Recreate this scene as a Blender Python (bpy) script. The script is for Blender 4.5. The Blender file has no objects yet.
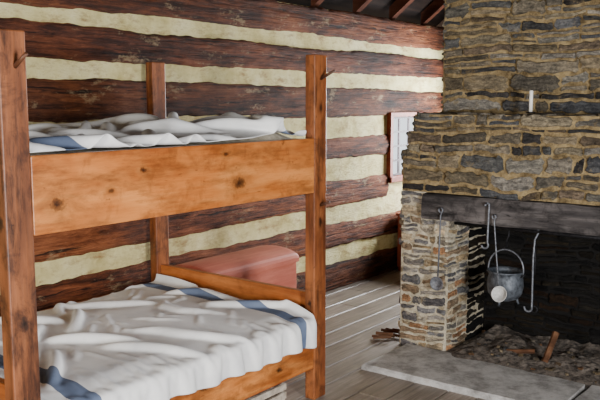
import bpy, math, random
import numpy as np
from mathutils import Vector, noise, Matrix
rng = random.Random(7)
np.random.seed(3)

# ------------------------------------------------------------------ helpers
def srgb(r, g, b):
    def f(c):
        c /= 255.0
        return c/12.92 if c <= 0.04045 else ((c+0.055)/1.055)**2.4
    return (f(r), f(g), f(b), 1.0)

def link(o, parent=None):
    bpy.context.scene.collection.objects.link(o)
    if parent is not None:
        o.parent = parent
    return o

def empty(name):
    e = bpy.data.objects.new(name, None)
    e.empty_display_size = 0.1
    return link(e)

def mesh_obj(name, verts, faces, mat, parent=None, smooth=False, cols=None):
    me = bpy.data.meshes.new(name)
    me.from_pydata([tuple(v) for v in verts], [], faces)
    me.materials.append(mat)
    if cols is not None:
        a = me.color_attributes.new("Col", 'FLOAT_COLOR', 'POINT')
        a.data.foreach_set("color", [c for col in cols for c in col])
    if smooth:
        me.polygons.foreach_set("use_smooth", [True]*len(me.polygons))
    me.update()
    return link(bpy.data.objects.new(name, me), parent)

def box(name, x0, x1, y0, y1, z0, z1, mat, parent=None, bevel=0.0, seg=2):
    v = [(x, y, z) for x in (x0, x1) for y in (y0, y1) for z in (z0, z1)]
    f = [(0,1,3,2),(4,6,7,5),(0,4,5,1),(2,3,7,6),(0,2,6,4),(1,5,7,3)]
    o = mesh_obj(name, v, f, mat, parent)
    if bevel > 0:
        m = o.modifiers.new("bev", 'BEVEL'); m.width = bevel; m.segments = seg
    return o

def tube(name, pts, r, mat, parent=None, cyclic=False, sides=10):
    P = [Vector(p) for p in pts]; n = len(P)
    rs = r if isinstance(r, (list, tuple)) else [r]*n
    verts, faces = [], []
    up = None
    for i in range(n):
        if i == 0: t = P[1]-P[0]
        elif i == n-1: t = P[-1]-P[-2]
        else: t = P[i+1]-P[i-1]
        t.normalize()
        if up is None:
            up = t.orthogonal().normalized()
        else:
            up = (up - t*up.dot(t)).normalized()
        s = t.cross(up)
        for k in range(sides):
            a = 2*math.pi*k/sides
            verts.append(P[i] + (up*math.cos(a)+s*math.sin(a))*rs[i])
    for i in range(n-1):
        for k in range(sides):
            k2 = (k+1) % sides
            faces.append((i*sides+k, i*sides+k2, (i+1)*sides+k2, (i+1)*sides+k))
    faces.append(tuple(range(sides))[::-1])
    faces.append(tuple((n-1)*sides+k for k in range(sides)))
    return mesh_obj(name, verts, faces, mat, parent, smooth=True)

def lathe(name, prof, c, mat, parent=None, seg=36, rot=None):
    verts, faces = [], []
    n = len(prof)
    for k in range(seg):
        a = 2*math.pi*k/seg
        for (r, z) in prof:
            p = Vector((r*math.cos(a), r*math.sin(a), z))
            if rot is not None: p = rot @ p
            verts.append(p+Vector(c))
    for k in range(seg):
        k2 = (k+1) % seg
        for i in range(n-1):
            faces.append((k*n+i, k2*n+i, k2*n+i+1, k*n+i+1))
    return mesh_obj(name, verts, faces, mat, parent, smooth=True)

# ---- node helper
class NT:
    def __init__(s, name, rough=0.8, spec=0.3):
        s.m = bpy.data.materials.new(name); s.m.use_nodes = True
        s.t = s.m.node_tree; s.b = s.t.nodes["Principled BSDF"]
        s.b.inputs["Roughness"].default_value = rough
        s.b.inputs["Specular IOR Level"].default_value = spec
        s.g = s.t.nodes.new("ShaderNodeNewGeometry")
        s.pos = s.g.outputs["Position"]
    def n(s, k): return s.t.nodes.new(k)
    def l(s, a, b): s.t.links.new(a, b)
    def put(s, sock, v):
        if hasattr(v, "is_linked") or hasattr(v, "links"): s.l(v, sock)
        else: sock.default_value = v
    def math(s, op, a, b=0.0, c=None):
        q = s.n("ShaderNodeMath"); q.operation = op
        s.put(q.inputs[0], a); s.put(q.inputs[1], b)
        if c is not None: s.put(q.inputs[2], c)
        return q.outputs[0]
    def vscale(s, v, sc):
        q = s.n("ShaderNodeVectorMath"); q.operation = 'MULTIPLY'
        s.put(q.inputs[0], v); q.inputs[1].default_value = sc
        return q.outputs[0]
    def noise(s, v, scale, detail=5, rough=0.6, dist=0.0):
        q = s.n("ShaderNodeTexNoise"); s.put(q.inputs["Vector"], v)
        q.inputs["Scale"].default_value = scale; q.inputs["Detail"].default_value = detail
        q.inputs["Roughness"].default_value = rough; q.inputs["Distortion"].default_value = dist
        return q.outputs["Fac"]
    def ramp(s, f, stops):
        q = s.n("ShaderNodeValToRGB"); s.put(q.inputs[0], f)
        el = q.color_ramp.elements
        while len(el) > 1: el.remove(el[-1])
        el[0].position = stops[0][0]; el[0].color = stops[0][1]
        for p, c in stops[1:]:
            e = el.new(p); e.color = c
        return q.outputs[0]
    def mix(s, f, a, b, mode='MIX'):
        q = s.n("ShaderNodeMix"); q.data_type = 'RGBA'; q.blend_type = mode
        s.put(q.inputs[0], f); s.put(q.inputs[6], a); s.put(q.inputs[7], b)
        return q.outputs[2]
    def color(s, c): s.put(s.b.inputs["Base Color"], c)
    def bump(s, h, strength=0.5, dist=0.01):
        q = s.n("ShaderNodeBump"); q.inputs["Strength"].default_value = strength
        q.inputs["Distance"].default_value = dist; s.put(q.inputs["Height"], h)
        s.l(q.outputs[0], s.b.inputs["Normal"])
    def sep(s, v):
        q = s.n("ShaderNodeSeparateXYZ"); s.put(q.inputs[0], v); return q.outputs

W1 = (1, 1, 1, 1); K0 = (0, 0, 0, 1)

def wood_mat(name, axis, base, dark, light, knots=(), rough=0.45, spec=0.4, fine=1.0, gstr=1.0, wear=0.0):
    """planed timber with grain along axis"""
    t = NT(name, rough, spec)
    sc = {'X': (0.06, 1, 1), 'Y': (1, 0.06, 1), 'Z': (1, 1, 0.06)}[axis]
    v = t.vscale(t.pos, sc)
    warp = t.noise(v, 3.0*fine, 2, 0.5)
    field = t.math('MULTIPLY', warp, 14.0)
    dk = None
    for (k, rad) in knots:
        d = t.n("ShaderNodeVectorMath"); d.operation = 'SUBTRACT'
        t.put(d.inputs[0], t.pos); d.inputs[1].default_value = k
        s2 = {'X': (0.6, 1, 1), 'Y': (1, 0.6, 1), 'Z': (1, 1, 0.6)}[axis]
        dd = t.vscale(d.outputs[0], s2)
        ln = t.n("ShaderNodeVectorMath"); ln.operation = 'LENGTH'; t.put(ln.inputs[0], dd)
        L = ln.outputs["Value"]
        L = t.math('ADD', L, t.math('MULTIPLY', t.math('SUBTRACT', t.noise(t.pos, 45, 3), 0.5), rad*1.6))
        e = t.math('EXPONENT', t.math('MULTIPLY', L, -1.0/(rad*2.0)))
        field = t.math('ADD', field, t.math('MULTIPLY', e, 1.6))
        core = t.math('SUBTRACT', 1.0, t.math('DIVIDE', L, rad))
        q = t.n("ShaderNodeClamp"); t.put(q.inputs[0], core)
        halo = t.math('MULTIPLY', e, 0.5)
        c = t.math('MAXIMUM', t.math('POWER', q.outputs[0], 0.3), halo)
        dk = c if dk is None else t.math('MAXIMUM', dk, c)
    ring = t.math('MULTIPLY_ADD', t.math('SINE', t.math('MULTIPLY', field, 5.0)), 0.5, 0.5)
    fib = t.noise(v, 60*fine, 4, 0.7)
    big = t.noise(t.vscale(t.pos, tuple(0.35 if a < 1 else 1 for a in sc)), 5, 4, 0.65)
    g = t.math('ADD', t.math('MULTIPLY', ring, 0.28*gstr), t.math('MULTIPLY', fib, 0.72))
    col = t.ramp(g, [(0.2, dark), (0.5, base), (0.8, light)])
    col = t.mix(t.math('MULTIPLY', big, 0.75), col, t.ramp(big, [(0.4, dark), (0.6, light)]), 'MIX')
    if wear:
        dd_ = tuple(c*0.4 for c in dark[:3])+(1,)
        ws = t.ramp(t.noise(t.vscale(t.pos, tuple(0.2 if a < 1 else 1 for a in sc)), 16, 6, 0.75), [(0.48, K0), (0.66, (wear,)*3+(1,))])
        col = t.mix(ws, col, dd_)
        bl = t.ramp(t.noise(t.pos, 7, 6, 0.7, 0.6), [(0.5, K0), (0.66, (wear*0.9,)*3+(1,))])
        col = t.mix(bl, col, tuple(c*0.6 for c in dark[:3])+(1,))
        cr = t.ramp(t.noise(t.vscale(t.pos, tuple(0.25 if a < 1 else 1 for a in sc)), 38, 3, 0.6, 1.2), [(0.28, (wear,)*3+(1,)), (0.33, K0)])
        col = t.mix(cr, col, dd_)
    if dk is not None:
        col = t.mix(dk, col, tuple(c*0.10 for c in dark[:3])+(1,))
    t.color(col)
    t.bump(g, 0.3, 0.004)
    return t.m

# ------------------------------------------------------------------ materials
M_rail = wood_mat("pine_orange_y", 'Y', srgb(184,104,42), srgb(134,68,26), srgb(212,140,74),
                  knots=[((-2.455,2.71,1.268),0.026),((-2.455,2.12,1.37),0.012),((-2.455,1.70,1.27),0.024),((-2.455,2.62,1.41),0.011),
                         ((-2.455,1.95,1.30),0.010),((-2.455,2.45,0.33),0.016),((-2.455,3.0,0.26),0.018)], wear=0.6, rough=0.4)
M_railx = wood_mat("pine_orange_x", 'X', srgb(174,98,44), srgb(128,62,26), srgb(200,126,68), wear=0.4)
M_post = wood_mat("pine_post", 'Z', srgb(138,76,38), srgb(80,40,21), srgb(170,104,58),
                  knots=[((-2.455,3.36,1.0),0.014),((-2.49,3.31,0.55),0.014),((-2.455,3.36,1.62),0.010)], wear=0.85)
M_postn = wood_mat("pine_post_worn", 'Z', srgb(116,65,36), srgb(58,31,19), srgb(152,93,56),
                  knots=[((-2.49,1.48,1.22),0.022),((-2.455,1.54,0.85),0.018)], wear=0.9)
M_peg = wood_mat("peg_wood", 'X', srgb(70,40,25), srgb(40,24,16), srgb(95,58,36))
M_chest = wood_mat("trunk_terracotta", 'Y', srgb(196,110,90), srgb(168,86,70), srgb(214,138,116), rough=0.55, gstr=0.3)
M_cab = wood_mat("cabinet_brown", 'Z', srgb(125,52,34), srgb(80,34,22), srgb(150,74,50))
M_lintel = wood_mat("lintel_weathered", 'X', srgb(66,63,64), srgb(26,24,25), srgb(116,110,108), rough=0.8, spec=0.2, wear=0.9)
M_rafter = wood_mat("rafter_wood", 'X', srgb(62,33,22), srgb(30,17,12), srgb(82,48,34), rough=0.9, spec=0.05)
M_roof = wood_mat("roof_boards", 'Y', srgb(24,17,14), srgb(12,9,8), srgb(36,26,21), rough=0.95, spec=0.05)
M_fire = wood_mat("firewood", 'X', srgb(90,60,42), srgb(46,31,23), srgb(124,90,66), rough=0.9, spec=0.1)

def logmat():
    t = NT("hewn_log", 0.75, 0.18)
    v = t.vscale(t.pos, (1, 0.07, 1))
    a = t.noise(v, 30, 8, 0.8, 0.6)
    b = t.noise(t.vscale(t.pos, (1, 0.35, 1)), 4.0, 6, 0.7)
    s = t.math('ADD', t.math('MULTIPLY', a, 0.55), t.math('MULTIPLY', b, 0.45))
    col = t.ramp(s, [(0.38, srgb(20,12,8)), (0.46, srgb(64,34,20)), (0.54, srgb(106,60,36)), (0.62, srgb(138,86,55)), (0.71, srgb(170,126,90))])
    at = t.n("ShaderNodeAttribute"); at.attribute_name = "Col"
    col = t.mix(1.0, col, at.outputs["Color"], 'MULTIPLY')
    ck = t.noise(t.vscale(t.pos, (1, 0.03, 1)), 45, 3, 0.6, 0.8)
    col = t.mix(t.ramp(ck, [(0.35, (0.9,0.9,0.9,1)), (0.41, K0)]), col, srgb(14,9,7))
    w = t.noise(t.vscale(t.pos, (1, 0.4, 1)), 8, 8, 0.8)
    wm = t.ramp(w, [(0.57, K0), (0.63, (0.75,0.75,0.75,1))])
    col = t.mix(t.math('MULTIPLY', wm, 0.6), col, srgb(174,152,116))
    t.color(col)
    t.bump(t.math('ADD', t.math('ADD', a, ck), t.math('MULTIPLY', w, 0.5)), 1.0, 0.025)
    return t.m
M_log = logmat()

def chinkmat():
    t = NT("lime_chinking", 0.9, 0.15)
    a = t.noise(t.pos, 4, 6, 0.65); b = t.noise(t.vscale(t.pos, (1,0.4,1)), 14, 8, 0.8)
    col = t.ramp(a, [(0.3, srgb(188,172,114)), (0.5, srgb(218,207,152)), (0.72, srgb(232,224,180))])
    m = t.ramp(b, [(0.51, K0), (0.68, (0.85,0.85,0.85,1))])
    col = t.mix(m, col, srgb(148,110,72))
    t.color(col); t.bump(t.math('ADD', a, b), 1.0, 0.035)
    return t.m
M_chink = chinkmat()

def stonemat(name, mul, smear=0.8, sc1=(96,80,56), sc2=(170,150,112)):
    t = NT(name, 0.85, 0.2)
    at = t.n("ShaderNodeAttribute"); at.attribute_name = "Col"
    a = t.noise(t.vscale(t.pos, (1,1,2.6)), 13, 9, 0.75, 0.5)
    b = t.noise(t.pos, 60, 5, 0.75)
    c = t.mix(1.0, at.outputs["Color"], t.ramp(a, [(0.35, (0.35,0.35,0.36,1)), (0.5, (1.0,1.0,1.0,1)), (0.64, (1.9,1.84,1.72,1))]), 'MULTIPLY')
    c = t.mix(1.0, c, t.ramp(b, [(0.35, (0.65,0.65,0.66,1)), (0.65, (1.35,1.33,1.28,1))]), 'MULTIPLY')
    st = t.noise(t.pos, 8, 9, 0.8, 0.3)
    c = t.mix(t.ramp(st, [(0.55, K0), (0.63, (smear,smear,smear,1))]), c, t.ramp(a, [(0.35, srgb(*sc1)), (0.6, srgb(*sc2))]))
    c = t.mix(1.0, c, (mul,mul,mul,1), 'MULTIPLY')
    t.color(c)
    t.bump(t.math('ADD', t.math('ADD', a, st), t.math('MULTIPLY', b, 0.45)), 1.0, 0.028)
    return t.m
M_stone = stonemat("field_stone", 0.92, 0.75)
M_jamb = stonemat("jamb_stone", 1.25, 0.85, (132,118,96), (206,196,172))
M_soot = stonemat("sooty_stone", 0.05, 0.3)
M_rub = stonemat("rubble", 0.7, 0.5)

def plainmat(name, c1, c2, sc, rough=0.9, bump=0.6, metal=0.0, spec=0.3, dist=0.01, c3=None):
    t = NT(name, rough, spec)
    a = t.noise(t.pos, sc, 8, 0.75)
    st = [(0.38, c1), (0.6, c2)]
    if c3: st.append((0.7, c3))
    t.color(t.ramp(a, st)); t.bump(a, bump, dist)
    t.b.inputs["Metallic"].default_value = metal
    return t.m
M_mortar = plainmat("ochre_mortar", srgb(92,76,50), srgb(178,156,114), 13, 0.95, 1.0, dist=0.04)
M_mortar_l = plainmat("lime_mortar", srgb(158,144,116), srgb(228,219,196), 13, 0.95, 1.0, dist=0.04)
M_mortar_s = plainmat("sooty_mortar", srgb(9,8,8), srgb(20,18,17), 12, 0.95, 0.8)
M_hearth = plainmat("hearth_slab", srgb(132,130,127), srgb(194,193,191), 6, 0.65, 0.4, c3=srgb(164,158,151), dist=0.015)
M_ash = plainmat("ash", srgb(46,42,39), srgb(118,109,100), 22, 1.0, 0.9, dist=0.015)
M_iron = plainmat("wrought_iron", srgb(24,24,26), srgb(52,52,56), 40, 0.55, 0.3, metal=0.6, dist=0.003)
M_ironl = plainmat("worn_steel", srgb(78,80,86), srgb(128,132,140), 40, 0.45, 0.3, metal=0.4, dist=0.003)
M_pot = plainmat("tinned_pot", srgb(52,56,62), srgb(104,110,118), 22, 0.5, 0.3, metal=0.3, dist=0.003)
M_pale = plainmat("enamel_ladle", srgb(160,160,160), srgb(205,205,202), 30, 0.4, 0.1)
M_candle = plainmat("candle_wax", srgb(235,232,220), srgb(250,248,240), 10, 0.5, 0.05)
M_tick = plainmat("mattress_ticking", srgb(150,142,125), srgb(185,176,158), 30, 0.95, 0.3)
M_sash = plainmat("painted_sash", srgb(44,34,38), srgb(74,58,62), 20, 0.6, 0.2)
M_frame = plainmat("window_casing_red_brown", srgb(110,46,32), srgb(150,72,50), 14, 0.6, 0.3)
M_wallp = plainmat("plain_plank_wall", srgb(44,32,25), srgb(76,56,42), 6, 0.9, 0.4)
M_red = plainmat("red_paint", srgb(120,32,26), srgb(160,50,40), 15, 0.6, 0.2)
M_crate = plainmat("crate_pine", srgb(150,138,122), srgb(195,184,168), 18, 0.8, 0.2)

def floormat():
    t = NT("floor_planks", 0.45, 0.45)
    at = t.n("ShaderNodeAttribute"); at.attribute_name = "Col"
    v = t.vscale(t.pos, (1, 0.05, 1))
    a = t.noise(v, 40, 6, 0.7); b = t.noise(t.pos, 4, 7, 0.7)
    col = t.ramp(a, [(0.3, srgb(86,77,69)), (0.5, srgb(134,123,112)), (0.7, srgb(166,156,146))])
    col = t.mix(1.0, col, at.outputs["Color"], 'MULTIPLY')
    col = t.mix(t.ramp(b, [(0.42, K0), (0.65, (0.6,0.6,0.6,1))]), col, srgb(106,95,84))
    t.color(col)
    t.put(t.b.inputs["Roughness"], t.math('MULTIPLY_ADD', a, 0.35, 0.25))
    t.bump(a, 0.4, 0.005)
    return t.m
M_floor = floormat()

def blanketmat():
    t = NT("striped_wool_blanket", 0.95, 0.1)
    uv = t.n("ShaderNodeUVMap"); uv.uv_map = "UVMap"
    s = t.sep(uv.outputs[0])
    v = s[1]
    def band(c, w):
        d = t.math('ABSOLUTE', t.math('SUBTRACT', v, c))
        return t.math('LESS_THAN', d, w)
    m = t.math('MAXIMUM', band(0.125, 0.030), band(0.925, 0.022))
    a = t.noise(t.pos, 6, 4, 0.6)
    base = t.ramp(a, [(0.3, srgb(212,213,214)), (0.7, srgb(233,233,231))])
    blue = t.ramp(a, [(0.3, srgb(60,78,110)), (0.7, srgb(86,104,134))])
    t.color(t.mix(t.math('MULTIPLY', m, 0.92), base, blue))
    f = t.noise(t.pos, 160, 3, 0.7)
    t.bump(f, 0.2, 0.003)
    return t.m
M_blanket = blanketmat()

# ------------------------------------------------------------------ room
WX = -3.87
RX = 1.95
Y0, Y1 = -1.9, 7.6
EAVE = 2.42
def floor():
    verts, faces, cols = [], [], []
    x = WX-0.1
    while x < RX+0.1:
        w = rng.uniform(0.17, 0.24); y = Y0-0.1-rng.uniform(0, 1.0)
        while y < Y1+0.1:
            L = rng.uniform(2.2, 3.8)
            a0, a1 = max(y, Y0-0.1), min(y+L, Y1+0.1)
            if a1-a0 > 0.01:
                z = -rng.uniform(0, 0.004); c = rng.uniform(0.75, 1.2); g = 0.003; bv = 0.004
                b = len(verts)
                X0, X1_, A0, A1 = x+g, min(x+w, RX+0.1)-g, a0+g*0.7, a1-g*0.7
                for (xx0, xx1, yy0, yy1, zz) in ((X0, X1_, A0, A1, -0.05), (X0, X1_, A0, A1, z-bv), (X0+bv, X1_-bv, A0+bv, A1-bv, z)):
                    verts += [(xx0,yy0,zz),(xx1,yy0,zz),(xx1,yy1,zz),(xx0,yy1,zz)]
                for r in range(2):
                    for k in range(4):
                        k2 = (k+1) % 4
                        faces.append((b+r*4+k, b+r*4+k2, b+r*4+4+k2, b+r*4+4+k))
                faces.append((b+8, b+9, b+10, b+11))
                cc = (c, c*rng.uniform(.97,1.0), c*rng.uniform(.93,1.0), 1)
                cols += [cc]*12
            y += L
        x += w
    b = len(verts)
    verts += [(WX-.1,Y0-.1,-0.055),(RX+.1,Y0-.1,-0.055),(RX+.1,Y1+.1,-0.055),(WX-.1,Y1+.1,-0.055)]
    faces.append((b,b+1,b+2,b+3)); cols += [(0.1,0.1,0.1,1)]*4
    mesh_obj("floor", verts, faces, M_floor, cols=cols)
floor()

def wall_pieces(prefix, axis, c0, c1, u0, u1, z0, z1, op, mat, parent):
    ua, ub, za, zb = op
    parts = [(u0, ua, z0, z1), (ub, u1, z0, z1), (ua, ub, z0, za), (ua, ub, zb, z1)]
    for i, (a, b, c, d) in enumerate(parts):
        if b-a < 1e-4 or d-c < 1e-4: continue
        if axis == 'X': box(f"{prefix}_{i+1}", c0, c1, a, b, c, d, mat, parent)
        else: box(f"{prefix}_{i+1}", a, b, c0, c1, c, d, mat, parent)

# --- log wall (left)
WIN = (6.42, 7.0, 0.93, 1.51)
WT = 0.07
wl = empty("wall_left")
wall_pieces("chinking", 'X', WX-WT, WX, Y0-0.1, Y1+0.1, -0.05, EAVE, WIN, M_chink, wl)
LOGS = [(-0.02, 0.24), (0.36, 0.60), (0.73, 0.97), (1.14, 1.34), (1.53, 1.79), (1.89, 2.10), (2.19, 2.43)]
def add_log(acc, z0, z1, ya, yb, seed, tint):
    verts, faces, cols = acc
    n = max(3, int((yb-ya)/0.035)); m = 13; b = len(verts)
    slope = rng.uniform(-0.004, 0.004)
    for i in range(n+1):
        y = ya+(yb-ya)*i/n
        e0 = 0.024*noise.noise((y*0.9, seed*7.1, 0)) + 0.014*noise.noise((y*4, seed*3.3, 2)) + 0.010*noise.noise((y*14, seed*3.3, 2)) + slope*(y-3)
        e1 = 0.024*noise.noise((y*0.9, seed*5.7, 9)) + 0.014*noise.noise((y*4, seed*2.3, 5)) + 0.010*noise.noise((y*14, seed*1.3, 2)) + slope*(y-3)
        za, zb = z0+e0, z1+e1
        for k in range(m):
            s = k/(m-1)
            prof = min(1.0, (math.sin(math.pi*s)**0.22) if 0 < s < 1 else 0)
            d = -0.01 + 0.036*prof + (0.010*noise.noise((y*2.2, s*4, seed*4.4)) + 0.010*noise.noise((y*9, s*9, seed)))*prof
            verts.append((WX+d, y, za+(zb-za)*s)); cols.append(tint)
    for i in range(n):
        for k in range(m-1):
            a = b+i*m+k
            faces.append((a, a+m, a+m+1, a+1))
    faces.append(tuple(b+k for k in range(m)))
    faces.append(tuple(b+n*m+k for k in reversed(range(m))))
acc = ([], [], [])
TN = [0.9, 1.3, 1.35, 1.3, 0.85, 1.0, 1.0]
for i, (a, b_) in enumerate(LOGS):
    tn = TN[i]
    tint = (tn, tn*rng.uniform(.92,0.98), tn*rng.uniform(.86,.96), 1)
    if b_ > WIN[2]+0.01 and a < WIN[3]-0.01:
        add_log(acc, a, b_, Y0-0.1, WIN[0]-0.05, i+1, tint)
        add_log(acc, a, b_, WIN[1]+0.05, Y1+0.1, i+21, tint)
    else:
        add_log(acc, a, b_, Y0-0.1, Y1+0.1, i+1, tint)
mesh_obj("hewn_logs", acc[0], acc[1], M_log, wl, smooth=True, cols=acc[2])

w1 = empty("window_1")
fy0, fy1, fz0, fz1 = WIN
box("casing_near", WX-WT, WX+0.045, fy0-0.05, fy0, fz0-0.05, fz1+0.04, M_frame, w1, 0.003)
box("casing_far", WX-WT, WX+0.045, fy1, fy1+0.05, fz0-0.05, fz1+0.04, M_frame, w1, 0.003)
box("head", WX-WT, WX+0.045, fy0, fy1, fz1, fz1+0.04, M_frame, w1, 0.003)
box("sill", WX-WT, WX+0.06, fy0-0.05, fy1+0.05, fz0-0.05, fz0, M_frame, w1, 0.003)
for k in range(0, 4):
    yy = fy0+0.012+(fy1-fy0-0.024)*k/3
    box(f"muntin_v{k}", WX-0.02, WX-0.004, yy-0.012, yy+0.012, fz0, fz1, M_sash, w1)
for k in range(0, 5):
    zz = fz0+0.012+(fz1-fz0-0.024)*k/4
    box(f"muntin_h{k}", WX-0.019, WX-0.005, fy0, fy1, zz-0.010, zz+0.010, M_sash, w1)

we = empty("wall_end")
wall_pieces("planking", 'Y', Y1, Y1+0.15, WX-0.2, RX+0.15, -0.05, EAVE, (-3.45, -2.75, 0.9, 1.9), M_wallp, we)
wr = empty("wall_right")
wall_pieces("planking", 'X', RX, RX+0.15, Y0-0.15, Y1, -0.05, EAVE, (0.3, 2.1, 0.0, 2.1), M_wallp, wr)
wb = empty("wall_back")
wall_pieces("planking", 'Y', Y0-0.15, Y0, WX-0.2, RX+0.15, -0.05, EAVE, (-2.2, -0.6, 0.7, 2.0), M_wallp, wb)
RDG = -0.96; RZ = EAVE + (RDG-WX)*math.tan(math.radians(38))
for nm, yy, par in (("gable", Y1, we), ("gable", Y0-0.15, wb)):
    v = []
    for y in (yy, yy+0.15):
        v += [(WX-0.2, y, EAVE), (RX+0.15, y, EAVE), (RDG, y, RZ+0.1)]
    mesh_obj(nm, v, [(0,1,2),(5,4,3),(0,3,4,1),(1,4,5,2),(2,5,3,0)], M_wallp, par)
ce = empty("ceiling")
def roof_side(xe, sgn, nm):
    xo = xe - sgn*0.25; zo = EAVE-0.25*math.tan(math.radians(38))
    t = 0.04
    v = []
    for dz in (0.13, 0.13+t):
        v += [(xo, Y0-0.2, zo+dz), (RDG, Y0-0.2, RZ+dz), (RDG, Y1+0.2, RZ+dz), (xo, Y1+0.2, zo+dz)]
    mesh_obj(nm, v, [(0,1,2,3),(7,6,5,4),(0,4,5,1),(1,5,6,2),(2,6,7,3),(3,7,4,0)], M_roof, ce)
    k = 0; y = Y0+0.3
    while y < Y1:
        v = []
        for yy in (y, y+0.07):
            v += [(xe, yy, EAVE+0.0), (RDG, yy, RZ+0.0), (RDG, yy, RZ+0.128), (xe, yy, EAVE+0.128)]
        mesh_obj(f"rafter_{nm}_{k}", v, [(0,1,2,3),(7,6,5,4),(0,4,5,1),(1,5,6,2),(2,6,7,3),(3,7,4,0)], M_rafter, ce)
        y += 0.62; k += 1
roof_side(WX-0.05, 1, "boards_left")
roof_side(RX+0.05, -1, "boards_right")

# ------------------------------------------------------------------ stone fireplace
PAL = [srgb(100,101,101), srgb(124,121,113), srgb(76,76,77), srgb(116,109,96), srgb(130,119,99), srgb(98,93,84),
       srgb(88,90,94), srgb(136,127,108), srgb(130,126,119), srgb(110,98,84), srgb(60,58,58), srgb(114,109,100)]
PALW = [srgb(146,110,80), srgb(150,132,104), srgb(126,122,117), srgb(102,102,104), srgb(168,152,126), srgb(124,106,86), srgb(90,88,90), srgb(146,138,124)]
def warp(p):
    q = Vector((noise.noise(p*2.6+Vector((3,1,7))), noise.noise(p*2.6+Vector((13,5,2))), noise.noise(p*2.6+Vector((1,9,4)))))
    r = Vector((noise.noise(p*11), noise.noise(p*11+Vector((4,4,4))), noise.noise(p*11+Vector((8,2,6)))))
    return q*0.03+r*0.015
def add_stone(acc, O, U, V, N, u0, u1, v0, v1, p, col):
    verts, faces, cols = acc
    g = rng.uniform(0.002, 0.008)
    u0 += g; u1 -= g; v0 += g; v1 -= g
    if u1-u0 < 0.01 or v1-v0 < 0.008: return
    w, h = u1-u0, v1-v0
    c = min(w, h)*rng.uniform(0.12, 0.34); j = min(w, h)*0.2
    J = lambda: rng.uniform(-j, j)
    mids = max(2, int(w/0.04))
    pts = [(u0, v0+c)]
    pts.append((u0+c*rng.uniform(.6,2), v0))
    for q in range(mids): pts.append((u0+w*(q+1)/(mids+1)+J()*.3, v0+abs(J())))
    pts.append((u1-c*rng.uniform(.6,2) if w > 3.5*c else u1-c, v0)); pts.append((u1, v0+c))
    pts.append((u1-abs(J())*.8, v0+h*.5)); pts.append((u1, v1-c))
    pts.append((u1-c, v1))
    for q in range(mids): pts.append((u1-w*(q+1)/(mids+1)+J()*.3, v1-abs(J())))
    pts.append((u0+c, v1)); pts.append((u0, v1-c)); pts.append((u0+abs(J())*.8, v0+h*.5))
    cu, cv = (u0+u1)/2, (v0+v1)/2
    b = len(verts); n = len(pts)
    tilt_u, tilt_v = rng.uniform(-.009,.009), rng.uniform(-.009,.009)
    for lvl, (ins, d) in enumerate(((0, -0.02), (0.0, p*0.5), (min(0.007, 0.2*h), p), (min(0.024,0.5*h), p+0.001))):
        for (a, bb) in pts:
            ka = max(0.1, 1-ins/(w/2)) ; kb = max(0.1, 1-ins/(h/2))
            aa = cu+(a-cu)*ka; b2 = cv+(bb-cv)*kb
            dd = d
            if lvl: dd += tilt_u*(aa-cu)/(w/2)+tilt_v*(b2-cv)/(h/2)+rng.uniform(-.003,.003)
            P = O+U*aa+V*b2
            wv = warp(P); wv = wv - N*wv.dot(N)
            verts.append(P+wv+N*dd); cols.append(col)
    P = O+U*cu+V*cv; wv = warp(P); wv = wv - N*wv.dot(N)
    verts.append(P+wv+N*(p+rng.uniform(-.002,.005))); cols.append(col)
    for l in range(3):
        for k in range(n):
            k2 = (k+1) % n
            faces.append((b+l*n+k, b+l*n+k2, b+(l+1)*n+k2, b+(l+1)*n+k))
    for k in range(n):
        faces.append((b+3*n+k, b+3*n+(k+1) % n, b+4*n))
def panel(acc, O, U, V, N, w, h, pal=PAL, hr=(0.03, 0.085), wr_=(0.07, 0.34), pr=(0.004, 0.024)):
    O, U, V, N = Vector(O), Vector(U), Vector(V), Vector(N)
    v = 0
    while v < h-1e-4:
        ch = rng.uniform(*hr)
        if h-v-ch < hr[0]: ch = h-v
        u = 0
        while u < w-1e-4:
            cw = rng.uniform(*wr_)*(0.6+0.4*min(1, ch/0.07))
            if w-u-cw < wr_[0]: cw = w-u
            def rc():
                c = rng.choice(pal); k = rng.uniform(0.6, 1.4)
                return (c[0]*k, c[1]*k, c[2]*k, 1)
            if ch > 0.06 and cw > 0.1 and rng.random() < 0.4:
                s = rng.uniform(.35,.65)
                add_stone(acc, O, U, V, N, u, u+cw, v, v+ch*s, rng.uniform(*pr), rc())
                if rng.random() < .5 and cw > .16:
                    m = cw*rng.uniform(.35,.65)
                    add_stone(acc, O, U, V, N, u, u+m, v+ch*s, v+ch, rng.uniform(*pr), rc())
                    add_stone(acc, O, U, V, N, u+m, u+cw, v+ch*s, v+ch, rng.uniform(*pr), rc())
                else:
                    add_stone(acc, O, U, V, N, u, u+cw, v+ch*s, v+ch, rng.uniform(*pr), rc())
            else:
                add_stone(acc, O, U, V, N, u, u+cw, v, v+ch, rng.uniform(*pr), rc())
            u += cw
        v += ch
fp = empty("stone_fireplace")
FX0, FX1 = -2.59, -0.12
FY, FB = 4.47, 5.75
OX0, OX1 = -2.245, -0.50
LT, LB = 1.065, 0.89
DEP = 5.05
box("core_jamb_left", FX0, OX0, FY, FB, 0, LB, M_mortar_l, fp)
box("core_jamb_right", OX1, FX1, FY, FB, 0, LB, M_mortar, fp)
box("core_back", OX0, OX1, DEP, FB, 0, LB, M_mortar_s, fp)
box("core_above_a", FX0, FX1, FY, FB, LT, 1.33, M_mortar, fp)
box("core_above_b", FX0, FX1, FY+0.15, FB, LB, LT, M_mortar_s, fp)
box("core_lintel_end_left", FX0, -2.42, FY, FY+0.16, LB, LT, M_mortar_l, fp)
box("core_lintel_end_right", FX1-0.16, FX1, FY, FY+0.16, LB, LT, M_mortar, fp)
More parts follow.
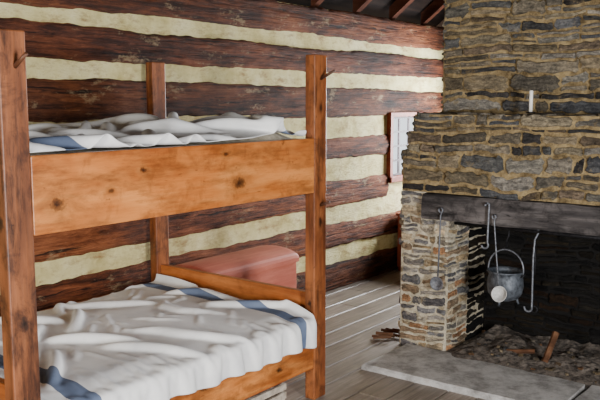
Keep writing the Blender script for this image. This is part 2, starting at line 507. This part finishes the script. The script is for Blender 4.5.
box("core_shoulder_1", FX0+0.04, FX1-0.04, FY, FB, 1.33, 1.46, M_mortar, fp)
box("core_shoulder_2", FX0+0.085, FX1-0.085, FY, FB, 1.46, 1.57, M_mortar, fp)
UX0, UX1, UY = -2.445, -0.28, 4.74
box("core_stack", UX0, UX1, UY, FB, 1.57, 4.85, M_mortar, fp)
X_, Y_, Z_ = Vector((1,0,0)), Vector((0,1,0)), Vector((0,0,1))
acc = ([], [], [])
panel(acc, (FX0, FY, 0.0), X_, Z_, -Y_, OX0-FX0, LB, PALW, (0.03,0.07), (0.07,0.26), (0.003, 0.016))
panel(acc, (FX0, FY, LB), X_, Z_, -Y_, 0.17, LT-LB, PALW)
panel(acc, (OX0, FY, 0), Y_, Z_, X_, 0.30, LB, PALW, (0.028,0.065), (0.08,0.2), (0.004,0.014))
mesh_obj("jamb_stones", acc[0], acc[1], M_jamb, fp, cols=acc[2])
acc = ([], [], [])
panel(acc, (OX1, FY, 0.0), X_, Z_, -Y_, FX1-OX1, LB, PALW)
panel(acc, (FX1-0.16, FY, LB), X_, Z_, -Y_, 0.16, LT-LB, PALW)
panel(acc, (FX0, FY, LT), X_, Z_, -Y_, FX1-FX0, 1.33-LT, PAL, (0.045,0.12))
panel(acc, (FX0+0.04, FY, 1.33), X_, Z_, -Y_, FX1-FX0-0.08, 0.13, PAL, (0.04,0.08))
panel(acc, (FX0+0.085, FY, 1.46), X_, Z_, -Y_, FX1-FX0-0.17, 0.11, PAL, (0.03,0.055))
panel(acc, (FX0, FB, 0), -Y_, Z_, -X_, FB-FY, 1.33, PALW)
panel(acc, (FX1, FY, 0), Y_, Z_, X_, FB-FY, 1.33, PAL)
panel(acc, (FX0+0.04, FB, 1.33), -Y_, Z_, -X_, FB-FY, 0.13, PAL)
panel(acc, (FX0+0.085, FB, 1.46), -Y_, Z_, -X_, FB-FY, 0.11, PAL)
panel(acc, (FX0+0.085, FY-0.01, 1.57), X_, Y_, Z_, FX1-FX0-0.17, UY-FY, PAL, (0.12,0.28), (0.15,0.4), (0.004,0.012))
panel(acc, (FX0, FY, 1.33), X_, Y_, Z_, 0.06, FB-FY, PAL, (0.12,0.28), (0.05,0.07), (0.004,0.01))
panel(acc, (UX0, UY, 1.58), X_, Z_, -Y_, UX1-UX0, 3.2, PAL, (0.035,0.12), (0.09,0.42))
panel(acc, (UX0, FB, 1.57), -Y_, Z_, -X_, FB-UY, 3.2, PAL)
panel(acc, (UX1, UY, 1.57), Y_, Z_, X_, FB-UY, 3.2, PAL)
panel(acc, (OX1, FY+0.30, 0), -Y_, Z_, -X_, 0.30, LB, PALW)
mesh_obj("field_stones", acc[0], acc[1], M_stone, fp, cols=acc[2])
acc = ([], [], [])
panel(acc, (OX0, FY+0.30, 0), Y_, Z_, X_, DEP-FY-0.30, LB, PALW)
panel(acc, (OX1, DEP, 0), -Y_, Z_, -X_, DEP-FY-0.30, LB, PALW)
panel(acc, (OX0, DEP, 0), X_, Z_, -Y_, OX1-OX0, LB, PALW)
mesh_obj("firebox_stones", acc[0], acc[1], M_soot, fp, cols=acc[2])
lv, lf = [], []
nl = 60; ring = 8
for i in range(nl+1):
    x = -2.42+(2.04)*i/nl
    q = lambda s: 0.010*noise.noise((x*3, s, 0))+0.004*noise.noise((x*12, s, 0))
    prof = [(FY+0.14, LB+q(1)), (FY-0.03, LB+0.004+q(1)), (FY-0.042, LB+0.018+q(2)), (FY-0.045, (LB+LT)/2+q(3)),
            (FY-0.042, LT-0.02+q(4)), (FY-0.03, LT-0.006+q(4)), (FY+0.05, LT-0.004), (FY+0.14, LT-0.004)]
    for (yy, zz) in prof: lv.append((x, yy+q(zz*5), zz))
for i in range(nl):
    for k in range(ring):
        k2 = (k+1) % ring
        lf.append((i*ring+k, (i+1)*ring+k, (i+1)*ring+k2, i*ring+k2))
lf.append(tuple(range(ring))); lf.append(tuple(nl*ring+k for k in reversed(range(ring))))
mesh_obj("lintel_beam", lv, lf, M_lintel, fp)

# hearth: worn slabs with irregular edges
he = empty("hearth")
def slab(name, x0, x1, y0, y1, z0, z1, mat, parent):
    n = 26; v = []; f = []
    ring = []
    for i in range(n): ring.append((x0+(x1-x0)*i/n, y0))
    for i in range(8): ring.append((x1, y0+(y1-y0)*i/8))
    for i in range(n): ring.append((x1-(x1-x0)*i/n, y1))
    for i in range(8): ring.append((x0, y1-(y1-y0)*i/8))
    cx_, cy_ = (x0+x1)/2, (y0+y1)/2
    m = len(ring)
    for (ins, z) in ((0.0, z0), (0.0, z1-0.012), (0.012, z1)):
        for (x, y) in ring:
            dn = 0.016*noise.noise((x*5, y*5, x0*3))+0.006*noise.noise((x*19, y*19, x0))
            yy = y + (dn-abs(dn)*.2 if y < y1-1e-4 else 0); xx = x + (dn if x0+.02 < x1 and (x == x0) else 0)
            sx = (1 if x < cx_ else -1); sy = (1 if y < cy_ else -1)
            if x in (x0, x1): xx += sx*ins
            if y in (y0, y1): yy += sy*ins
            v.append((xx, yy, z))
    for l in range(2):
        for k in range(m):
            k2 = (k+1) % m
            f.append((l*m+k, l*m+k2, (l+1)*m+k2, (l+1)*m+k))
    f.append(tuple(2*m+k for k in range(m)))
    mesh_obj(name, v, f, mat, parent)
slab("slab_1", -2.52, -1.30, 3.90, FY-0.03, -0.01, 0.034, M_hearth, he)
slab("slab_2", -1.285, -0.2, 3.87, FY-0.03, -0.01, 0.037, M_hearth, he)
box("slab_inner", OX0+0.02, OX1-0.02, FY-0.03, DEP-0.02, -0.01, 0.028, M_ash, he)

ab = empty("ash_bed")
av, af = [], []
nx, ny = 120, 52
def ashz(x, y):
    i = (x-(OX0+0.03)); k = (OX1-0.03-x); j = y-(FY-0.11)-0.05*noise.noise((x*4, 5, 0))
    s = min(1, max(0, j/0.2))*min(1, max(0, i/0.1))*min(1, max(0, k/0.1))
    z = 0.026+s*(0.050+0.04*noise.noise((x*4, y*4, 0))+0.016*noise.noise((x*16, y*16, 3))+0.008*noise.noise((x*50, y*50, 3)))
    return z if s > 0 else 0.026
for i in range(nx+1):
    for j in range(ny+1):
        x = OX0+0.03+(OX1-OX0-0.06)*i/nx; y = FY-0.12+(DEP-FY+0.09)*j/ny
        av.append((x, y, ashz(x, y)))
for i in range(nx):
    for j in range(ny):
        a = i*(ny+1)+j
        af.append((a, a+ny+1, a+ny+2, a+1))
mesh_obj("ash", av, af, M_ash, ab)
acc = ([], [], [])
for k in range(140):
    x = rng.uniform(OX0+0.05, OX1-0.1); y = rng.uniform(FY-0.10, DEP-0.15)
    s = rng.uniform(0.003, 0.014) if y > FY-0.05 else rng.uniform(0.003, 0.007)
    b = len(acc[0]); c = rng.choice(PALW); kk = rng.uniform(.2, 0.9)
    z = max(ashz(x, y), 0.036)+s*0.3
    R = Matrix.Rotation(rng.uniform(0, 3), 3, 'Z') @ Matrix.Rotation(rng.uniform(-.5,.5), 3, 'X')
    for dx in (-1, 1):
        for dy in (-1, 1):
            for dz in (-1, 1):
                p = R @ Vector((dx*s*rng.uniform(.7,1.8), dy*s*rng.uniform(.5,1), dz*s*rng.uniform(.3,.7)))
                acc[0].append(p+Vector((x, y, z))); acc[2].append((c[0]*kk, c[1]*kk, c[2]*kk, 1))
    for f in [(0,1,3,2),(4,6,7,5),(0,4,5,1),(2,3,7,6),(0,2,6,4),(1,5,7,3)]:
        acc[1].append(tuple(b+q for q in f))
mesh_obj("charred_rubble", acc[0], acc[1], M_rub, ab, cols=acc[2])

def split_log(name, a, b, r, parent=None):
    a, b = Vector(a), Vector(b); t = (b-a).normalized(); s = t.orthogonal().normalized(); u = t.cross(s)
    v, f = [], []; n = 8
    shp = [(1,0),(.75,.6),(.1,.85),(-.6,.55),(-.75,-.35),(-.1,-.8),(.6,-.55)]
    for i in range(n+1):
        c = a+(b-a)*i/n
        for k, (p, q) in enumerate(shp):
            w = r*(1+0.15*noise.noise((i*.5, k*2.1, r*50)))
            v.append(c+s*p*w+u*q*w)
    m = len(shp)
    for i in range(n):
        for k in range(m):
            k2 = (k+1) % m
            f.append((i*m+k, i*m+k2, (i+1)*m+k2, (i+1)*m+k))
    f.append(tuple(range(m))[::-1]); f.append(tuple(n*m+k for k in range(m)))
    return mesh_obj(name, v, f, M_fire, parent)
split_log("split_log_1", (-1.60, 4.52, 0.07), (-1.57, 4.62, 0.24), 0.024, ab)
split_log("split_log_2", (-1.86, 4.55, 0.075), (-1.70, 4.62, 0.09), 0.016, ab)
kp = empty("kindling_pile")
for k in range(8):
    x = -2.71+rng.uniform(-.04,.03); y = 4.50+rng.uniform(-.05,.14); z = 0.014+0.014*(k//3)
    a = rng.uniform(-.3,.9); L = rng.uniform(.05,.08)
    split_log(f"stick_{k}", (x-L*math.cos(a), y-L*math.sin(a), z), (x+L*math.cos(a), y+L*math.sin(a), z+.004), rng.uniform(.007,.013), kp)

# ------------------------------------------------------------------ fireplace irons
def arc(c, r, a0, a1, n, plane='XZ'):
    out = []
    for i in range(n+1):
        a = math.radians(a0+(a1-a0)*i/n)
        p = (c[0]+r*math.cos(a), c[1], c[2]+r*math.sin(a)) if plane == 'XZ' else (c[0], c[1]+r*math.cos(a), c[2]+r*math.sin(a))
        out.append(p)
    return out
sk = empty("iron_skimmer")
ys = FY-0.065
tube("nail", [(-2.268, FY-0.03, 0.975), (-2.268, FY-0.09, 0.98)], 0.004, M_iron, sk)
tube("handle", arc((-2.268, ys, 0.965), 0.014, 270, -60, 10)+[(-2.268, ys, 0.93), (-2.272, ys, 0.75), (-2.278, ys, 0.53)],
     0.0055, M_ironl, sk)
Rf = Matrix.Rotation(math.radians(90), 3, 'X')
lathe("dished_head", [(0.0,-0.004),(0.03,-0.002),(0.044,0.006),(0.047,0.012),(0.043,0.010),(0.03,0.003),(0.0,0.001)], (-2.281, ys, 0.485), M_ironl, sk, 28, Rf)

h1 = empty("iron_pot_hook")
tube("bar", arc((-1.955, ys+0.005, 1.02), 0.013, 200, 20, 8)+[(-1.942, ys, 0.98), (-1.945, ys, 0.82)]+arc((-1.962, ys, 0.775), 0.022, 40, -170, 10),
     0.0065, M_ironl, h1)
tube("staple", [(-1.958, FY-0.03, 1.03), (-1.958, FY-0.08, 1.035)], 0.005, M_iron, h1)

px, py = -1.885, 4.56
cr = empty("fireplace_crane")
tube("crossbar", [(OX0-0.0, py, 0.865), (OX1, py, 0.865)], 0.011, M_iron, cr)
ph = empty("pot_trammel")
tube("upper_hook", arc((px, py, 0.865), 0.018, -40, 200, 10)[::-1]+[(px+0.012, py, 0.82), (px, py, 0.79), (px, py, 0.745)], 0.005, M_iron, ph)
tube("lower_hook", [(px, py, 0.78), (px-0.002, py, 0.75)]+arc((px, py, 0.735), 0.014, 170, 370, 10), 0.005, M_iron, ph)
kt = empty("hanging_cooking_pot")
pz = 0.405
prof = [(0.0,0.0),(0.045,0.002),(0.082,0.018),(0.105,0.05),(0.113,0.095),(0.109,0.14),(0.102,0.168),(0.108,0.182),(0.116,0.188),
        (0.116,0.195),(0.104,0.193),(0.096,0.178),(0.098,0.165),(0.104,0.13),(0.107,0.095),(0.099,0.055),(0.077,0.026),(0.04,0.012),(0.0,0.01)]
lathe("body", prof, (px, py, pz), M_pot, kt, 48)
hb = [(px-0.113, py, pz+0.165), (px-0.117, py, pz+0.20)]
for i in range(17):
    a = math.radians(175-170*i/16)
    hb.append((px+0.116*math.cos(a), py, pz+0.20+0.125*math.sin(a)))
hb.append((px+0.113, py, pz+0.165))
tube("bail_handle", hb, 0.005, M_ironl, kt)
for s in (-1, 1):
    tube(f"ear_{(s+3)//2}", [(px+s*0.104, py-0.012, pz+0.162), (px+s*0.122, py-0.008, pz+0.178), (px+s*0.122, py+0.008, pz+0.178), (px+s*0.104, py+0.012, pz+0.162)], 0.005, M_iron, kt)
for k in range(3):
    a = 2*math.pi*k/3+0.5
    tube(f"foot_{k}", [(px+0.07*math.cos(a), py+0.07*math.sin(a), pz+0.02), (px+0.085*math.cos(a), py+0.085*math.sin(a), pz-0.022)], [0.01, 0.006], M_pot, kt)
ld = empty("hanging_ladle")
yl = FY-0.07
tube("handle", arc((-1.905, yl, 0.955), 0.012, 260, -70, 10)+[(-1.902, yl, 0.92), (-1.88, yl, 0.7), (-1.86, yl, 0.53)], 0.0045, M_ironl, ld)
tube("nail", [(-1.905, FY-0.03, 0.965), (-1.905, FY-0.085, 0.968)], 0.004, M_iron, ld)
Rl = Matrix.Rotation(math.radians(72), 3, 'X')
lathe("bowl", [(0.0,-0.022),(0.025,-0.018),(0.042,-0.006),(0.05,0.01),(0.047,0.01),(0.04,-0.003),(0.024,-0.013),(0.0,-0.017)], (-1.853, yl, 0.48), M_pale, ld, 30, Rl)
rc_ = empty("long_trammel_hook")
cx, cy = -1.70, 4.53
tube("bar", arc((cx, py, 0.865), 0.018, 200, -40, 10)+[(cx+0.006, cy, 0.82), (cx, cy, 0.7), (cx+0.003, cy, 0.42)]+arc((cx-0.02, cy, 0.39), 0.024, 20, -190, 12), 0.006, M_ironl, rc_)
tube("ring", arc((cx+0.018, cy, 0.385), 0.02, 0, 360, 16), 0.004, M_iron, rc_)
tube("ratchet", [(cx+0.012, cy, 0.78), (cx+0.014, cy, 0.6)], 0.004, M_iron, rc_)

cd = empty("white_candle")
lathe("stick", [(0,0),(0.011,0),(0.011,0.128),(0.008,0.133),(0.0,0.131)], (-1.77, 4.58, 1.587), M_candle, cd, 18)
tube("wick", [(-1.77, 4.58, 1.715), (-1.769, 4.58, 1.727)], 0.0015, M_iron, cd)
lathe("drip_pan", [(0,0),(0.026,0.0),(0.03,0.006),(0.028,0.007),(0.024,0.003),(0,0.003)], (-1.77, 4.58, 1.584), M_iron, cd, 20)

# ------------------------------------------------------------------ bunk bed
bb = empty("bunk_bed")
PT = 1.90
YL0, YL1, YR0, YR1 = 1.485, 1.595, 3.305, 3.415
XF0, XF1, XB0, XB1 = -2.52, -2.455, -3.79, -3.725
for nm, (a, b_, c, d) in {"post_front_near": (XF0, XF1, YL0, YL1), "post_front_far": (XF0, XF1, YR0, YR1),
                         "post_rear_near": (XB0, XB1, YL0, YL1), "post_rear_far": (XB0, XB1, YR0, YR1)}.items():
    box(nm, a, b_, c, d, 0.0, PT, M_postn if "near" in nm else M_post, bb, 0.006)
for nm, z0, z1 in (("upper", 1.165, 1.458), ("lower", 0.185, 0.472)):
    box(f"rail_front_{nm}", XF1-0.042, XF1-0.002, YL1, YR0, z0, z1, M_rail, bb, 0.005)
    box(f"rail_rear_{nm}", XB0+0.004, XB0+0.042, YL1, YR0, z0, z1, M_rail, bb, 0.005)
for nm, z0, z1 in (("upper", 1.20, 1.45), ("lower", 0.34, 0.60)):
    box(f"end_board_far_{nm}", XB1, XF0, YR0+0.03, YR0+0.07, z0, z1, M_railx, bb, 0.005)
    box(f"end_board_near_{nm}", XB1, XF0, YL0+0.03, YL0+0.07, z0, z1, M_railx, bb, 0.005)
for nm, z in (("upper", 1.27), ("lower", 0.27)):
    for k in range(9):
        y = YL1+0.03+k*0.19
        box(f"slat_{nm}_{k}", XB0+0.042, XF1-0.042, y, y+0.12, z, z+0.02, M_railx, bb)
def peg(nm, a, b): tube(nm, [a, b], [0.009, 0.007], M_peg, bb)
peg("peg_1", (XF1-0.01, 3.36, 1.77), (XF1+0.09, 3.36, 1.815))
peg("peg_2", (XF1-0.01, 3.36, 1.09), (XF1+0.06, 3.36, 1.115))
peg("peg_3", (XF1-0.01, 1.55, 1.77), (XF1+0.07, 1.55, 1.815))
peg("peg_4", (XF0+0.02, YL0+0.01, 1.76), (XF0+0.02, YL0-0.08, 1.80))
peg("peg_5", (XB1-0.01, 3.37, 1.05), (XB1+0.07, 3.37, 1.075))

# ---- cloth (position based)
def H0(x, y, H):
    return float(H(np.array([x]), np.array([y]))[0])
def cloth(name, nx, ny, x0, x1, y0, y1, ex, ey, H, bounds, rail, steps, seed, mat, amp=0.03, fr=0.75, k4=0.3, f1=1.0, a2=0.3, r2=0.985, r4=0.95):
    dx = (x1-x0)/(nx-1)*ex; dy = (y1-y0)/(ny-1)*ey; dg = math.hypot(dx, dy)
    gx, gy = np.meshgrid(np.linspace(x0, x1, nx), np.linspace(y0, y1, ny), indexing='ij')
    z = np.zeros_like(gx)
    for i in range(nx):
        for j in range(ny):
            a, b = gx[i, j], gy[i, j]
            z[i, j] = H0(a, b, H) + 0.03 + amp*noise.noise((f1*(a*1.6+b*1.3)+seed, f1*(b*2.6-a*2.1), seed)) + amp*a2*noise.noise((a*5+b*2, b*5-a*3, seed+3))
    P = np.stack([gx, gy, z], -1); V = np.zeros_like(P)
    dt = 1/60
    def sol(a, b, rest, k, only_short=False):
        d = b-a; L = np.sqrt((d*d).sum(-1, keepdims=True))+1e-9
        c = k*0.5*(L-rest)/L
        if only_short: c = np.minimum(c, 0)
        d *= c; a += d; b -= d
    for s in range(steps):
        Q = P.copy()
        V[..., 2] -= 9.8*dt; P += V*dt
        for it in range(9):
            for o in (0, 1):
                sol(P[o:nx-1:2], P[o+1:nx:2], dx, 1.0)
                sol(P[:, o:ny-1:2], P[:, o+1:ny:2], dy, 1.0)
                sol(P[o:nx-1:2, :-1], P[o+1:nx:2, 1:], dg, 0.4)
                sol(P[o:nx-1:2, 1:], P[o+1:nx:2, :-1], dg, 0.4)
            for o in range(4):
                sol(P[o:nx-2:4], P[o+2:nx:4], 2*dx*r2, 0.45, True)
                sol(P[:, o:ny-2:4], P[:, o+2:ny:4], 2*dy*r2, 0.45, True)
            if k4 > 0:
                for o in range(8):
                    sol(P[o:nx-4:8], P[o+4:nx:8], 4*dx*r4, k4, True)
                    sol(P[:, o:ny-4:8], P[:, o+4:ny:8], 4*dy*r4, k4, True)
            P[..., 0] = np.clip(P[..., 0], bounds[0], bounds[1])
            P[..., 1] = np.clip(P[..., 1], bounds[2], bounds[3])
            h = H(P[..., 0], P[..., 1])
            if rail is not None:
                side = (P[..., 0] > rail[0]-0.05) & (P[..., 0] < rail[0]) & (P[..., 2] < rail[1]-0.02)
                P[..., 0] = np.where(side, rail[0], P[..., 0])
                h = np.where(P[..., 0] >= rail[0]-1e-6, 0.05, h)
            con = P[..., 2] < h
            P[..., 2] = np.where(con, h, P[..., 2])
            P[..., 0] = np.where(con, Q[..., 0]+(P[..., 0]-Q[..., 0])*fr, P[..., 0])
            P[..., 1] = np.where(con, Q[..., 1]+(P[..., 1]-Q[..., 1])*fr, P[..., 1])
        V = (P-Q)/dt*0.93
        np.clip(V, -2, 2, out=V)
    me = bpy.data.meshes.new(name)
    verts = P.reshape(-1, 3).tolist()
    faces = [(i*ny+j, (i+1)*ny+j, (i+1)*ny+j+1, i*ny+j+1) for i in range(nx-1) for j in range(ny-1)]
    me.from_pydata(verts, [], faces); me.materials.append(mat)
    uv = me.uv_layers.new(name="UVMap")
    li = np.zeros(len(me.loops), dtype=np.int32); me.loops.foreach_get("vertex_index", li)
    uu = np.stack([(li//ny)/(nx-1), (li % ny)/(ny-1)], -1)
    uv.data.foreach_set("uv", uu.reshape(-1).astype(np.float32))
    me.polygons.foreach_set("use_smooth", [True]*len(me.polygons))
    o = link(bpy.data.objects.new(name, me))
    so = o.modifiers.new("thick", 'SOLIDIFY'); so.thickness = 0.005; so.offset = 1
    sm = o.modifiers.new("sub", 'SUBSURF'); sm.levels = 1; sm.render_levels = 1
    return o

def Hlow(x, y):
    return 0.487 + 0.02*np.exp(-((x+3.1)**2)/0.3) + 0.012*np.sin(x*5+1)*np.sin(y*4.1)
def Hlow2(x, y):
    b = Hlow(x, y)
    t = np.clip((x+2.60)/0.1, 0, 1)
    return b*(1-t)+0.478*t
def Hup(x, y):
    b = 1.462+0.0*x
    b = b + 0.085*np.exp(-(((x+3.05)/0.35)**2+((y-2.75)/0.22)**2))
    b = b + 0.11*np.exp(-(((x+2.80)/0.24)**2+((y-3.06)/0.17)**2))
    b = b + 0.05*np.exp(-(((x+3.3)/0.3)**2+((y-2.35)/0.25)**2))
    b = b + 0.03*np.exp(-(((x+3.1)/0.4)**2+((y-1.8)/0.25)**2))
    return b
c1 = cloth("striped_blanket", 80, 98, -3.715, -2.35, 1.61, 3.275, 1.065, 1.13, Hlow2, (-3.715, -2.2, 1.60, 3.285), (-2.438, 0.478), 150, 5, M_blanket, 0.12, 0.72, 0.26, 1.1, 0.34, 0.985, 0.945)
c2 = cloth("striped_blanket.001", 68, 98, -3.72, -2.505, 1.61, 3.295, 1.11, 1.19, Hup, (-3.72, -2.503, 1.60, 3.30), None, 140, 11, M_blanket, 0.12, 0.5, 0.24, 1.1, 0.35, 0.985, 0.95)

def mattress(name, H, xa, xb, ya, yb, zb, drop):
    nx, ny = 24, 34; v, f = [], []
    for i in range(nx+1):
        for j in range(ny+1):
            x = xa+(xb-xa)*i/nx; y = ya+(yb-ya)*j/ny
            e = min(i, nx-i, j, ny-j)
            v.append((x, y, H0(x, y, H)-drop-(0.03 if e == 0 else 0.008 if e == 1 else 0)))
    for i in range(nx):
        for j in range(ny):
            a = i*(ny+1)+j; f.append((a, a+ny+1, a+ny+2, a+1))
    bd = [i*(ny+1) for i in range(nx+1)]+[nx*(ny+1)+j for j in range(1, ny+1)]+[i*(ny+1)+ny for i in range(nx-1, -1, -1)]+[j for j in range(ny-1, 0, -1)]
    b = len(v)
    for q in bd: v.append((v[q][0], v[q][1], zb))
    n = len(bd)
    for k in range(n): f.append((bd[k], b+k, b+(k+1) % n, bd[(k+1) % n]))
    f.append(tuple(b+k for k in range(n)))
    mesh_obj(name, v, f, M_tick, None, smooth=True)
mattress("mattress", Hlow, -3.745, -2.50, 1.60, 3.30, 0.292, 0.012)
mattress("mattress.001", Hup, -3.745, -2.50, 1.60, 3.30, 1.292, 0.012)

# ------------------------------------------------------------------ round-lidded trunk, cabinet, crate
ch = empty("round_top_trunk")
cx0, cx1, cy0, cy1, cz = -3.80, -3.40, 3.46, 4.39, 0.52
box("body", cx0+0.012, cx1-0.012, cy0+0.012, cy1-0.012, 0.04, cz-0.002, M_chest, ch, 0.01)
v, f = [], []
ns = 14
sec = [(cx0, cz-0.03), (cx0, cz)]
for k in range(1, ns):
    a = math.pi*k/ns
    sec.append(((cx0+cx1)/2-(cx1-cx0)/2*math.cos(a), cz+0.07*math.sin(a)**0.8))
sec += [(cx1, cz), (cx1, cz-0.03)]
m = len(sec)
ys_ = [(cy0, 0.82), (cy0+0.02, 0.97), (cy0+0.05, 1.0), (cy1-0.05, 1.0), (cy1-0.02, 0.97), (cy1, 0.82)]
for (yy, kz) in ys_:
    for (x, z) in sec: v.append((x, yy, cz-0.03+(z-cz+0.03)*kz))
for i in range(len(ys_)-1):
    for k in range(m):
        k2 = (k+1) % m
        f.append((i*m+k, (i+1)*m+k, (i+1)*m+k2, i*m+k2))
f.append(tuple(range(m))); f.append(tuple((len(ys_)-1)*m+k for k in reversed(range(m))))
mesh_obj("rounded_lid", v, f, M_chest, ch)
box("plinth", cx0+0.004, cx1-0.004, cy0+0.004, cy1-0.004, 0.0, 0.06, M_chest, ch, 0.004)
cb = empty("wooden_cabinet")
box("carcass", -3.80, -3.25, 6.48, 7.0, 0.04, 0.55, M_cab, cb, 0.004)
box("top", -3.81, -3.23, 6.46, 7.02, 0.55, 0.575, M_cab, cb, 0.004)
box("door_panel", -3.70, -3.35, 6.468, 6.48, 0.10, 0.50, M_cab, cb, 0.004)
for k, (a, b_) in enumerate(((-3.79, 6.49), (-3.30, 6.49), (-3.79, 6.95), (-3.30, 6.95))):
    box(f"foot_{k}", a, a+0.04, b_, b_+0.04, 0, 0.04, M_cab, cb)
cr2 = empty("slatted_crate")
for k in range(3):
    box(f"side_{k}", -2.99, -2.60, 2.86, 2.875, 0.01+k*0.05, 0.045+k*0.05, M_crate, cr2)
    box(f"front_{k}", -2.60, -2.585, 2.86, 3.22, 0.01+k*0.05, 0.045+k*0.05, M_red if k == 2 else M_crate, cr2)
    box(f"back_{k}", -3.005, -2.99, 2.86, 3.22, 0.01+k*0.05, 0.045+k*0.05, M_crate, cr2)
    box(f"end_{k}", -2.99, -2.60, 3.205, 3.22, 0.01+k*0.05, 0.045+k*0.05, M_crate, cr2)
box("bottom", -3.0, -2.59, 2.865, 3.215, 0.0, 0.01, M_crate, cr2)

# ------------------------------------------------------------------ lights
def area(name, loc, rot, sx, sy, power, col):
    l = bpy.data.lights.new(name, 'AREA'); l.shape = 'RECTANGLE'; l.size = sx; l.size_y = sy
    l.energy = power; l.color = col
    o = bpy.data.objects.new(name, l); o.location = loc; o.rotation_euler = rot
    link(o)
R = math.radians
area("daylight_doorway", (RX-0.05, 1.2, 1.3), (0, R(90), 0), 1.5, 0.8, 330, (0.99, 0.98, 0.98))
area("daylight_back_window", (-1.6, Y0+0.05, 1.35), (R(90), 0, 0), 0.7, 0.9, 145, (1.0, 0.95, 0.86))
area("daylight_small_window", (WX-0.45, 6.67, 1.35), (0, R(-80), 0), 1.2, 1.1, 130, (0.92, 0.96, 1.0))
area("added_floor_sheen_light", (-3.1, Y1-0.05, 1.4), (R(-90), 0, 0), 0.65, 0.95, 220, (0.92, 0.96, 1.0))  # added lamp, hidden behind the chimney, to give the far floor a bluish sheen
w = bpy.data.worlds.new("sky"); w.use_nodes = True
bpy.context.scene.world = w
w.node_tree.nodes["Background"].inputs[0].default_value = (0.9, 0.95, 1.0, 1)
w.node_tree.nodes["Background"].inputs[1].default_value = 1.8

# ------------------------------------------------------------------ camera
cam = bpy.data.cameras.new("camera"); cam.lens = 46.2; cam.sensor_width = 36
co = bpy.data.objects.new("camera", cam); co.location = (0, 0, 1.65)
co.rotation_euler = (R(90-7.25), 0, R(37.7))
link(co); bpy.context.scene.camera = co
